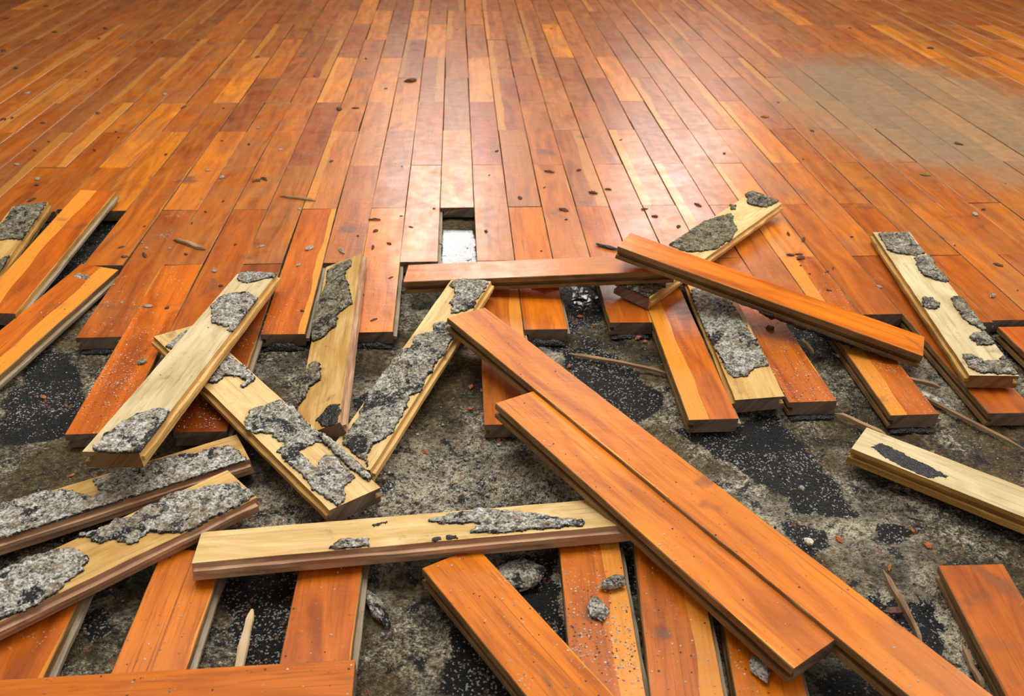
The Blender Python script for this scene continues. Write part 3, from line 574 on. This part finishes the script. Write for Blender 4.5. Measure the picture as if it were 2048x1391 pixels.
# ---------------------------------------------------------------- laid boards along the torn edge
def lump(name, L, w, h, mat, seed, parent=None, nx=26, ny=8):
    v = []; f = []
    for i in range(nx+1):
        for j in range(ny+1):
            x, y = L*i/nx, w*(j/ny-.5); e = min(1, 4*min(i/nx, 1-i/nx))*min(1, 3*min(j/ny, 1-j/ny))
            n = float(fbm(np.array(x*120.), np.array(y*120.), seed, 3))
            v.append((x, y*(1+.5*(n-.5)), h*(.25+1.1*n)*e))
    for i in range(nx):
        for j in range(ny):
            a = i*(ny+1)+j; f.append((a, a+ny+1, a+ny+2, a+1))
    b = len(v); v += [(x, y, -.001) for x, y, z in v[:b]]
    f += [tuple(q+b for q in reversed(t)) for t in f[:nx*ny]]
    rim = [i*(ny+1) for i in range(nx+1)]+[nx*(ny+1)+j for j in range(1, ny+1)]+[i*(ny+1)+ny for i in range(nx-1, -1, -1)]+[j for j in range(ny-1, 0, -1)]
    for q in range(len(rim)):
        a, c = rim[q], rim[(q+1) % len(rim)]; f.append((c, a, a+b, c+b))
    me = mesh(name, v, f, True); bm = bmesh.new(); bm.from_mesh(me); bmesh.ops.recalc_face_normals(bm, faces=bm.faces); bm.to_mesh(me); bm.free()
    setcol(me, 'res', np.full((len(v), 3), .5))
    return link(name, me, parent, mat)
# k: (hue, brightness, sapwood, dust, wear_haze, label)
LAID = {
 -13: (.4, .4, 0, .2, .3, 'laid orange floor board at the left frame edge, under the grey crusted board'),
 -12: (.3, .38, 0, .2, .3, 'laid brown-orange board ending behind the left grey crusted board'),
 -11: (.45, .45, 0, .2, .3, 'laid board whose end runs under the raised two-tone board at far left'),
 -10: (.85, .5, 0, .2, .4, 'laid golden board ending at the dark gap beside the raised two-tone board'),
 -9: (.4, .45, 0, .3, .5, 'laid board ending just above the loose two-tone board with the grey mortar flake'),
 -8: (.25, .43, 0, .5, .6, 'laid red-brown board with free near end, leftmost in the torn edge'),
 -7: (.22, .74, 0, .9, .15, 'bright orange-red laid board reaching furthest forward on the left, sprinkled with white grit'),
 -6: (.25, .48, 0, .3, .4, 'laid orange board partly under the pale upturned board, right of the bright red-orange one'),
 -5: (.08, .22, 0, .8, .3, 'dark red laid board running beneath the pale upturned board'),
 -4: (.22, .66, .16, .3, .2, 'laid orange board with yellow right edge and black tar under its free end'),
 -3: (.35, .40, 0, .3, .8, 'laid worn board ending above the upturned board with thick grey bark-like crust'),
 -2: (.62, .62, 0, .35, .5, 'laid light orange board with tar under its end, right of the bark-crusted board'),
 -1: (.55, .62, 0, .2, .9, 'laid worn pale board ending at the left end of the crosswise board'),
 0: (.6, .62, 0, .1, .9, 'laid worn pale board ending at the square hole in the floor'),
 1: (.45, .50, .25, .3, .4, 'long laid board with a yellow edge running under the two long diagonal boards'),
 2: (.45, .66, 0, .2, .2, 'short-looking orange laid board with black front end below the crosswise board'),
 3: (.5, .52, 0, .2, .7, 'laid board ending behind the crosswise board, above the wet tar'),
 4: (.25, .52, .0, .3, .3, 'laid board with a worn hollow end under the crossing boards'),
 5: (.30, .62, .40, .35, .2, 'laid two-tone board with light left stripe beside the mortar-crusted flat board'),
 6: (.5, .5, 0, .2, .7, 'laid board ending hidden under the crossing boards, right of centre'),
 7: (.25, .52, 0, .8, .5, 'laid red-orange board with dark crumbs and dust right of the flat crusted board'),
 8: (.35, .48, 0, .4, .6, 'laid board ending under the raised right-hand diagonal board above the black hole'),
 9: (.28, .55, .38, .95, .3, 'laid two-tone board with yellow left stripe and gritty end, below the raised diagonal board'),
 10: (.35, .50, 0, .3, .4, 'laid orange board with free end right beside the tip of the raised diagonal board'),
 11: (.25, .45, 0, .4, .3, 'laid red-orange board carrying the upturned crusted board at the right'),
 12: (.3, .42, 0, .3, .3, 'laid board mostly hidden below the right upturned crusted board'),
 13: (.3, .42, 0, .4, .3, 'laid orange board at the right frame edge with a pale broken end'),
}
SAPR = {-4, 1}
SPLAY = {-8: .006, -7: .010, -6: .004, -5: .009, -4: .007, -3: .003, -2: .004, 5: -.002, 7: .010}
for k, near in EDGE.items():
    far = far_of(k, near); h, b, sp, du, we, lab = LAID[k]
    L = (far-near)*PITCHL-.0012
    o = board('laid_board', L, 'R', False, pc=(h, b*.84, sp), pd=(du, we, None), sidem=SIDE, rag=.0004)
    if sp and k not in SAPR:          # sapwood on the board's left edge: run the across-coordinate the other way
        uvl = o.data.uv_layers['UVMap']; a = np.empty(len(o.data.loops)*2); uvl.data.foreach_get('uv', a); a = a.reshape(-1, 2); a[:, 1] = W-a[:, 1]; uvl.data.foreach_set('uv', a.ravel())
    dx = SPLAY.get(k, 0)             # near ends of some boards have crept sideways
    place(o, k*W+W/2+dx, near*PITCHL, random.gauss(0, .0004), PI/2+math.atan2(dx, L), 0, random.gauss(0, .004))
    tag(o, lab, 'floor board', 'boards still laid along the torn edge')
    if near <= -1 and k in (-4, -2, 2, -8, 4, 7, 9, 10):
        t_ = lump('tar_residue', .064, .010, .010 if k in (-4, -2, 2) else .005, TAR, 50+k, o, 20, 6)
        t_.matrix_local = Matrix.Translation((-.004, -.032, -.0245)) @ Matrix.Rotation(PI/2, 4, 'Z')

# ---------------------------------------------------------------- loose boards
LOOSE = {   # underside up?, tongue side, (hue, brightness, sapwood), dust, wear_haze, top material, side material, label
 'U1': (1, 'R', None, 0, 0, UNDER2, SIDEL, 'pale upturned board with a round mortar patch, propped over other boards left of centre'),
 'D4': (1, 'L', None, 0, 0, UNDER3, SIDEY, 'upturned board crossing under the pale one, heavily crusted with mortar and with a split strip'),
 'UB': (1, 'R', None, 0, 0, UNDER, SIDEP, 'upturned board with a thick grey bark-like crust, lying in the gap between laid boards'),
 'UY': (1, 'R', None, 0, 0, UNDER3, SIDEL, 'upturned yellow board thickly covered in grey mortar, leaning at the centre'),
 'C1': (0, 'L', (.5, .62, 0), .1, 1., UNDER, SIDE, 'crosswise orange board reflecting white light, lying in front of the square hole'),
 'U2': (1, 'R', None, 0, 0, UNDER3, SIDEL, 'upturned yellow board with grey crust slanting up onto the intact floor, right of the hole'),
 'D3': (0, 'L', (.45, .66, 0), .1, .1, UNDER, SIDE, 'orange board raised on top of two others, sloping down to the right'),
 'U3': (1, 'L', None, 0, 0, UNDER2, SIDEY, 'upturned board with scattered grey crusts lying on the intact floor at the right'),
 'D1': (0, 'L', (.62, .60, 0), .15, .5, UNDER, SIDE, 'longest orange diagonal board running from the centre to the bottom right corner'),
 'D2': (0, 'L', (.66, .64, 0), .15, .5, UNDER, SIDE, 'orange diagonal board fitted edge to edge against the longest one, nearer the viewer'),
 'C2': (1, 'R', None, 0, 0, UNDER3, SIDEP, 'upturned yellow board lying crosswise near the bottom centre, with a small oval crust'),
 'U4': (1, 'R', None, 0, 0, UNDER, SIDEP, 'upturned mortar-covered board at the left edge, the one further back of two alike'),
 'U5': (1, 'R', None, 0, 0, UNDER, SIDEP, 'upturned board at lower left with a large pale grey mortar slab on its near end'),
 'R1': (1, 'L', None, 0, 0, UNDER2, SIDEY, 'bare pale upturned board with a dark scrape, leaving the frame at the right'),
 'BC': (0, 'L', (.45, .50, 0), .4, .1, UNDER, SIDE, 'orange board lying crosswise along the bottom left frame edge'),
 'B0': (0, 'R', (.30, .40, 0), .3, .1, UNDER, SIDE, 'dark-streaked orange board at the bottom left corner'),
 'B1': (0, 'R', (.50, .50, 0), .2, .1, UNDER, SIDE, 'straight-grained orange board below the left end of the crosswise yellow board'),
 'B2': (0, 'R', (.32, .50, 0), .3, .1, UNDER, SIDE, 'orange board with a dark left edge running under the middle of the crosswise yellow board'),
 'B3': (0, 'R', (.58, .50, 0), .4, .1, UNDER, SIDE, 'orange board slanting down to the right at the bottom centre'),
 'B4': (0, 'R', (.45, .50, .25), .95, .1, UNDER, SIDE, 'orange board carrying a grey crumb and wet grit, bottom centre right'),
 'B5': (0, 'R', (.38, .42, .35), .4, .1, UNDER, SIDE, 'orange board partly shaded by the diagonal boards, with pale scuffs, bottom'),
 'B6': (0, 'R', (.55, .50, 0), .5, .1, UNDER, SIDE, 'orange board poking out below the near end of the shorter diagonal board'),
 'B7': (0, 'R', (.32, .42, 0), .2, .1, UNDER, SIDE, 'orange board with dark streaks standing alone at the bottom right corner'),
 'P1': (1, 'R', None, 0, 0, UNDER, SIDEY, 'upturned board covered by thick grey crust at the far left edge'),
 'P2': (0, 'R', (.22, .50, 0), .3, .1, UNDER, SIDEY, 'raised two-tone board with a yellow left half on the left, beside the dark gap'),
 'P3': (0, 'R', (.30, .52, .42), .3, .1, UNDER, SIDE, 'loose two-tone board at the left with a yellow right edge and a grey mortar flake'),
 'US': (1, 'L', None, 0, 0, UNDER, SIDEY, 'upturned board flat among laid boards right of centre, coated in one long mortar patch'),
}
DZ = {}
OBJ = {}
for k, (und, ton, pc, du, we, topm, sm, lab) in LOOSE.items():
    x, y, z, yaw, pit, rol, L = POSE[k]
    w = .061 if k == 'C2' else W
    # board(): for upturned boards slot 0 is the face now on top
    o = board('parquet_board', L, ton, bool(und), w, pc or (.4, .5, 0), (du, we, None), sidem=sm, endm=(SIDE if k in ('D3', 'U3', 'R1', 'U1') else ENDG), rag=.0012 if und else .0005, top=topm)
    if und:
        o.data.materials[0], o.data.materials[1] = topm, LAC
        mi = np.empty(len(o.data.polygons), int); o.data.polygons.foreach_get('material_index', mi)
        mi2 = mi.copy(); mi2[mi == 0] = 1; mi2[mi == 1] = 0; o.data.polygons.foreach_set('material_index', mi2)
    if k == 'P2' or k == 'B5':
        pass
    place(o, x, y, z+DZ.get(k, 0), yaw, pit, rol)
    tag(o, lab, 'board', 'loose parquet boards')
    OBJ[k] = o
    for kind, poly in RES.get(k, []):
        if k == 'U1' and kind == 't': poly = [(a, b+85) for a, b in poly]
        th = {'m': .0042, 't': .0014, 'h': .008}[kind]
        if k == 'UB': th = .006 if kind == 'm' else th
        if k == 'U4': th = .003
        if k == 'U1' and kind == 't': th = .0062
        if k == 'R1': th = .0005
        crust(poly, th, o, kind, {'U2': 1., 'P1': .9, 'UB': .9, 'U3': .7, 'UY': .35, 'US': .2}.get(k, .1), clip=(-.004, L+.004, -w/2-.003, w/2+.003))
def flipuv(o, w=W):
    uvl = o.data.uv_layers['UVMap']; a = np.empty(len(o.data.loops)*2); uvl.data.foreach_get('uv', a); a = a.reshape(-1, 2); a[:, 1] = w-a[:, 1]; uvl.data.foreach_set('uv', a.ravel())
def setsap(o, s):
    a = o.data.color_attributes['pc']; n = len(o.data.vertices); v = np.empty(n*4); a.data.foreach_get('color', v); v = v.reshape(-1, 4); v[:, 2] = s; a.data.foreach_set('color', v.ravel())
setsap(OBJ['P2'], .42); flipuv(OBJ['P2']); setsap(OBJ['B4'], .3); setsap(OBJ['B5'], .3)
# black tar still hanging under the raised sloping board
h_ = lump('tar_residue', .25, .03, .012, TAR, 88, OBJ['D3'], 60, 8)
h_.matrix_local = Matrix.Translation((.20, -.022, -T+.0005)) @ Matrix.Rotation(PI, 4, 'X')
# sunken board piece at the right frame edge
o = board('laid_board', .47, 'R', False, pc=(.15, .6, 0), pd=(.4, .2, None)); place(o, 13.5*W, -3.98*PITCHL+.002, -.0, PI/2, -.004, 0)
tag(o, 'bright red-orange board at the right frame edge, in front of the pale broken end', 'floor board', 'boards still laid along the torn edge')

# ---------------------------------------------------------------- splinters, crusts and crumbs
def splinter(name, p0, p1, w, h, mat, label, cat='splinter', group=None, nx=14, bend=.0):
    p0, p1 = Vector(p0), Vector(p1); d = p1-p0; L = d.length; v = []; f = []; s = random.randint(0, 999)
    for i in range(nx+1):
        t = i/nx; e = max(.25, min(1, 7*min(t, 1.03-t)))
        n1, n2 = float(vnoise(np.array(t*4.), np.array(1.), s)), float(vnoise(np.array(t*4.), np.array(5.), s))
        ww, hh = w*e*(.7+.5*n1), h*e*(.7+.5*n2); cy = bend*math.sin(PI*t)+(n2-.5)*w*.25
        for (y, z) in ((-.5, 0), (.5, .1), (.42, .9), (.0, 1.), (-.42, .8)): v.append((L*t, cy+y*ww, z*hh))
    for i in range(nx):
        for j in range(5):
            a, b = i*5+j, i*5+(j+1) % 5; f.append((a, b, b+5, a+5))
    f += [(4, 3, 2, 1, 0), tuple(nx*5+q for q in range(5))]
    me = mesh(name, v, f); bm = bmesh.new(); bm.from_mesh(me); bmesh.ops.recalc_face_normals(bm, faces=bm.faces); bm.to_mesh(me); bm.free()
    o = link(name, me, None, mat)
    yaw = math.atan2(d.y, d.x); pit = math.asin(max(-1, min(1, d.z/L)))
    place(o, p0.x, p0.y, p0.z, yaw, pit, 0); return tag(o, label, cat, group)
G = 'wood splinters'
splinter('wood_splinter', (-.336, .066, .0006), (-.257, .038, .0006), .006, .006, SPL, 'brown stick lying on the intact floor left of the square hole', group=G)
splinter('wood_splinter', (-.499, -.142, .0006), (-.430, -.187, .0006), .009, .007, SPL, 'short dark stick with a pale crusted end on the orange boards at left', group=G)
splinter('wood_splinter', (.208, -.529, -.022), (.350, -.592, -.019), .007, .005, SPL, 'long thin brown splinter lying on the black slab right of the longest diagonal board', group=G, nx=24)
splinter('wood_splinter', (.515, -.993, -.022), (.510, -1.101, -.020), .006, .007, SPL, 'narrow grey-brown splinter standing out between the diagonal board and the corner board, bottom right', group=G, nx=20)
splinter('wood_splinter', (.640, -.560, -.022), (.800, -.795, -.021), .005, .005, SPL, 'long thin splinter lying along the slab under the right-hand boards', group=G, nx=40)
splinter('wood_splinter', (.626, -.545, -.020), (.745, -.700, -.021), .014, .006, MORT, 'dark crusted sliver beside the long splinter under the right-hand boards', group=G, nx=40)
splinter('wood_splinter', (-.182, -1.120, -.020), (-.177, -1.042, .004), .009, .004, SPLP, 'pale pointed sliver sticking up behind the bottom left board', group=G)
splinter('wood_splinter', (.568, -.702, -.020), (.620, -.760, -.018), .006, .006, SPL, 'brown broken splinter touching the corner of the bare pale board', group=G)
splinter('wood_splinter', (-.124, -.76, -.020), (-.067, -.575, -.018), .006, .010, SPL, 'dark sliver along the left side of the mortar-covered central board', group=G, nx=30)
splinter('wood_splinter', (.586, -.504, -.020), (.592, -.548, -.018), .005, .006, SPLP, 'tiny pale sliver in the dark gap under the raised sloping board', group=G)
splinter('wood_splinter', (.553, -1.10, -.021), (.547, -1.152, -.021), .005, .005, SPL, 'thin brown sliver beside the corner board at the bottom right', group=G)
splinter('wood_splinter', (.163, -.350, .0008), (.300, -.304, .0008), .020, .012, SPL, 'split grey-brown wood piece wedged under the crosswise board in front of the hole', group=G, nx=18)
splinter('wood_splinter', (.668, -.622, -.004), (.735, -.668, -.004), .007, .006, SPL, 'torn brown strip under the right tip of the raised sloping board', group=G)
splinter('wood_splinter', (.492, -1.052, -.021), (.520, -1.050, -.021), .010, .003, CHIP_D, 'reddish chip under the narrow grey-brown splinter, bottom right', group=G)
def rock(name, c, s, mat, label, cat, group=None, seed=None, flat=.5, yaw=0):
    bm = bmesh.new(); bmesh.ops.create_icosphere(bm, subdivisions=3, radius=1); sd = seed or random.randint(0, 999)
    for v in bm.verts:
        n = .55+.9*float(fbm(np.array(v.co.x*1.6+v.co.z+9), np.array(v.co.y*1.6-v.co.z+9), sd, 3)); v.co *= n
        v.co.x *= s[0]; v.co.y *= s[1]; v.co.z = max(-.3, v.co.z)*s[2]
    me = bpy.data.meshes.new(name); bm.to_mesh(me); bm.free(); setcol(me, 'res', np.full((len(me.vertices), 3), .3))
    o = link(name, me, None, mat); o.location = c; o.rotation_euler = (0, 0, yaw); return tag(o, label, cat, group)
GF = 'mortar flakes'
rock('mortar_flake', (-.615, -.293, .0035), (.017, .008, .003), MORT, 'flat grey mortar flake on the two-tone loose board at the left', 'flake', GF, yaw=-.5)
rock('mortar_flake', (-.629, -.337, .0025), (.008, .004, .002), MORT, 'small grey flake below the larger flake on the left two-tone board', 'flake', GF)
rock('mortar_flake', (.200, -1.022, .004), (.014, .007, .006), MORT, 'grey mortar crumb with a dark foot on the gritty bottom board', 'flake', GF, yaw=.2)
rock('mortar_flake', (.327, -1.134, .002), (.009, .014, .003), MORT, 'grey-green flake on the board under the near end of the shorter diagonal board', 'flake', GF)
rock('mortar_flake', (.180, -1.055, .0015), (.010, .015, .0012), MORT, 'thin grey mortar smear on the gritty bottom board', 'flake', GF)
rock('mortar_flake', (.316, -.198, .0025), (.022, .005, .003), TAR, 'dark curled flake beside the left end of the raised sloping board', 'flake', GF, yaw=-.55)
rock('mortar_flake', (-.052, -1.025, -.021), (.008, .026, .007), MORT, 'small mortar lump on the slab below the crosswise yellow board', 'flake', GF, yaw=.5)
rock('mortar_flake', (.105, -.985, -.018), (.030, .022, .008), MORT, 'pale lump of mortar in the dark hole under the crosswise yellow board', 'flake', GF)
rock('mortar_flake', (-.43, -.565, .0025), (.006, .006, .003), MORT, 'grey flake among the grit on the bright orange-red board', 'flake', GF)
rock('pebble', (.445, -.948, -.020), (.005, .006, .004), mat_plain('pebble_white', (.75, .68, .5)), 'whitish pebble on the grey slab right of the diagonal boards', 'pebble', 'pebbles')
rock('pebble', (.468, -.855, -.020), (.004, .004, .003), CHIP_G, 'small pale pebble on the black streak of the slab', 'pebble', 'pebbles')
rock('leaf', (1.10, .16, .0015), (.012, .004, .001), mat_plain('leaf_green', (.10, .16, .02)), 'small green leaf scrap on the intact floor at the right', 'leaf', yaw=-.3)
bases = {}
def crumb_base(kind, mat, n=4):
    out = []
    for i in range(n):
        o = rock('wood_crumb' if kind != 'g' else 'mortar_crumb', (0, 0, -5), (.0034*(1+.4*i % 2), .0022+.0006*(i % 3), .0021), mat, None, None, seed=100+i)
        out.append(o)
    return out
for kd, m in (('d', CHIP_D), ('g', CHIP_G), ('o', CHIP_O)): bases[kd] = crumb_base(kd, m)
TXT = {'d': ('small dark brown wood crumb lying on the intact parquet', 'wood crumbs on the parquet'), 'g': ('small pale grey mortar crumb lying on the intact parquet', 'mortar crumbs on the parquet'),
       'o': ('small orange wood chip lying on the far intact parquet at the right', None)}
used = set()
def crumb(kd, x, y, z, s, label, group):
    i = random.randrange(4); b = bases[kd][i]
    if (kd, i) in used: o = b.copy(); C.objects.link(o)
    else: o = b; used.add((kd, i))
    o.location = (x, y, z+.0006*s); o.rotation_euler = (0, 0, random.uniform(0, 6.28)); o.scale = (s, s, s)
    return tag(o, label, 'crumb', group)
for x, y, s, kd in CHIPS:
    if y > 3.5: continue
    lab, grp = TXT[kd]
    if grp:
        if x < -.45: wh = 'far left of the floor' if y > .1 else 'left boards near the pale propped board'
        elif x < -.04: wh = 'far floor left of the hole' if y > .3 else 'boards just left of the square hole'
        elif x < .2: wh = 'far centre of the floor' if y > .3 else 'boards just right of the square hole'
        elif x < .6: wh = 'far floor right of centre' if y > .3 else 'boards around the slanting yellow board'
        else: wh = 'far right of the floor' if y > .3 else 'boards near the right upturned board'
        sz = 'large' if s >= 1.8 else 'small' if s >= 1.1 else 'tiny'
        lab = '%s %s on the %s' % (sz, 'brown wood crumb' if kd == 'd' else 'grey mortar crumb', wh); grp = '%s %s, %s' % (sz, grp, wh)
    crumb(kd, x, y, .0003, s*.95, lab, grp)
for x, y, s in SHAV:
    crumb('o', x, y, float(slab_z(np.array(x), np.array(y)))+.0006, s*.75, 'orange wood shaving lying on the exposed grey slab', 'orange shavings on the slab')
for kd in bases:
    for i, b in enumerate(bases[kd]):
        if (kd, i) not in used: bpy.data.objects.remove(b)
# fine grit strewn on the boards
def grit_on_boards():
    V = []; F = []; Cc = []
    def put(M, x, y, r, c):
        b = len(V); a = random.uniform(0, 3); ca, sa = math.cos(a), math.sin(a)
        for q in ((1, 0, .3), (0, 1, .2), (-1, 0, .3), (0, -.9, .35), (.1, 0, 1)):
            p = M @ Vector((x+(q[0]*ca-q[1]*sa)*r, y+(q[0]*sa+q[1]*ca)*r, q[2]*r*.8)); V.append(p[:])
        F.extend([(b, b+1, b+4), (b+1, b+2, b+4), (b+2, b+3, b+4), (b+3, b, b+4)]); Cc.extend([c]*5)
    for k, o in [(k, OBJ[k]) for k in ('B4', 'B5', 'B3', 'B2', 'D2', 'D1', 'BC', 'P3', 'B1', 'B6', 'U1')]:
        n = {'B4': 420, 'B5': 90, 'B3': 120}.get(k, 50); L = POSE[k][6]
        for _ in range(n):
            c = random.choice([(.55, .5, .42), (.3, .25, .2), (.7, .66, .6), (.12, .06, .03)])
            x = random.gauss(.58, .10)*L if k == 'B4' else random.uniform(0, L)
            put(o.matrix_world, max(.003, min(L-.003, x)), random.uniform(-.032, .032), random.uniform(.0005, .0015), c)
    I = Matrix.Identity(4)
    for k, n in ((-7, 420), (-5, 220), (7, 160), (9, 260), (-8, 60), (-4, 50), (-2, 60), (5, 50)):
        near = EDGE[k]
        for _ in range(n):
            c = random.choice([(.6, .56, .5), (.35, .3, .25), (.75, .72, .68), (.12, .06, .03)])
            put(I, k*W+random.uniform(.003, .067), near*PITCHL+abs(random.gauss(.13 if k == -7 else .05, .06))+.004, random.uniform(.0005, .0013), c)
    me = mesh('dust_grit', V, F); setcol(me, 'res', np.array(Cc))
    tag(link('dust_grit', me, None, GRIT), 'fine pale grit sprinkled over the near orange boards', 'grit', kind='stuff')
bpy.context.view_layer.update()
grit_on_boards()
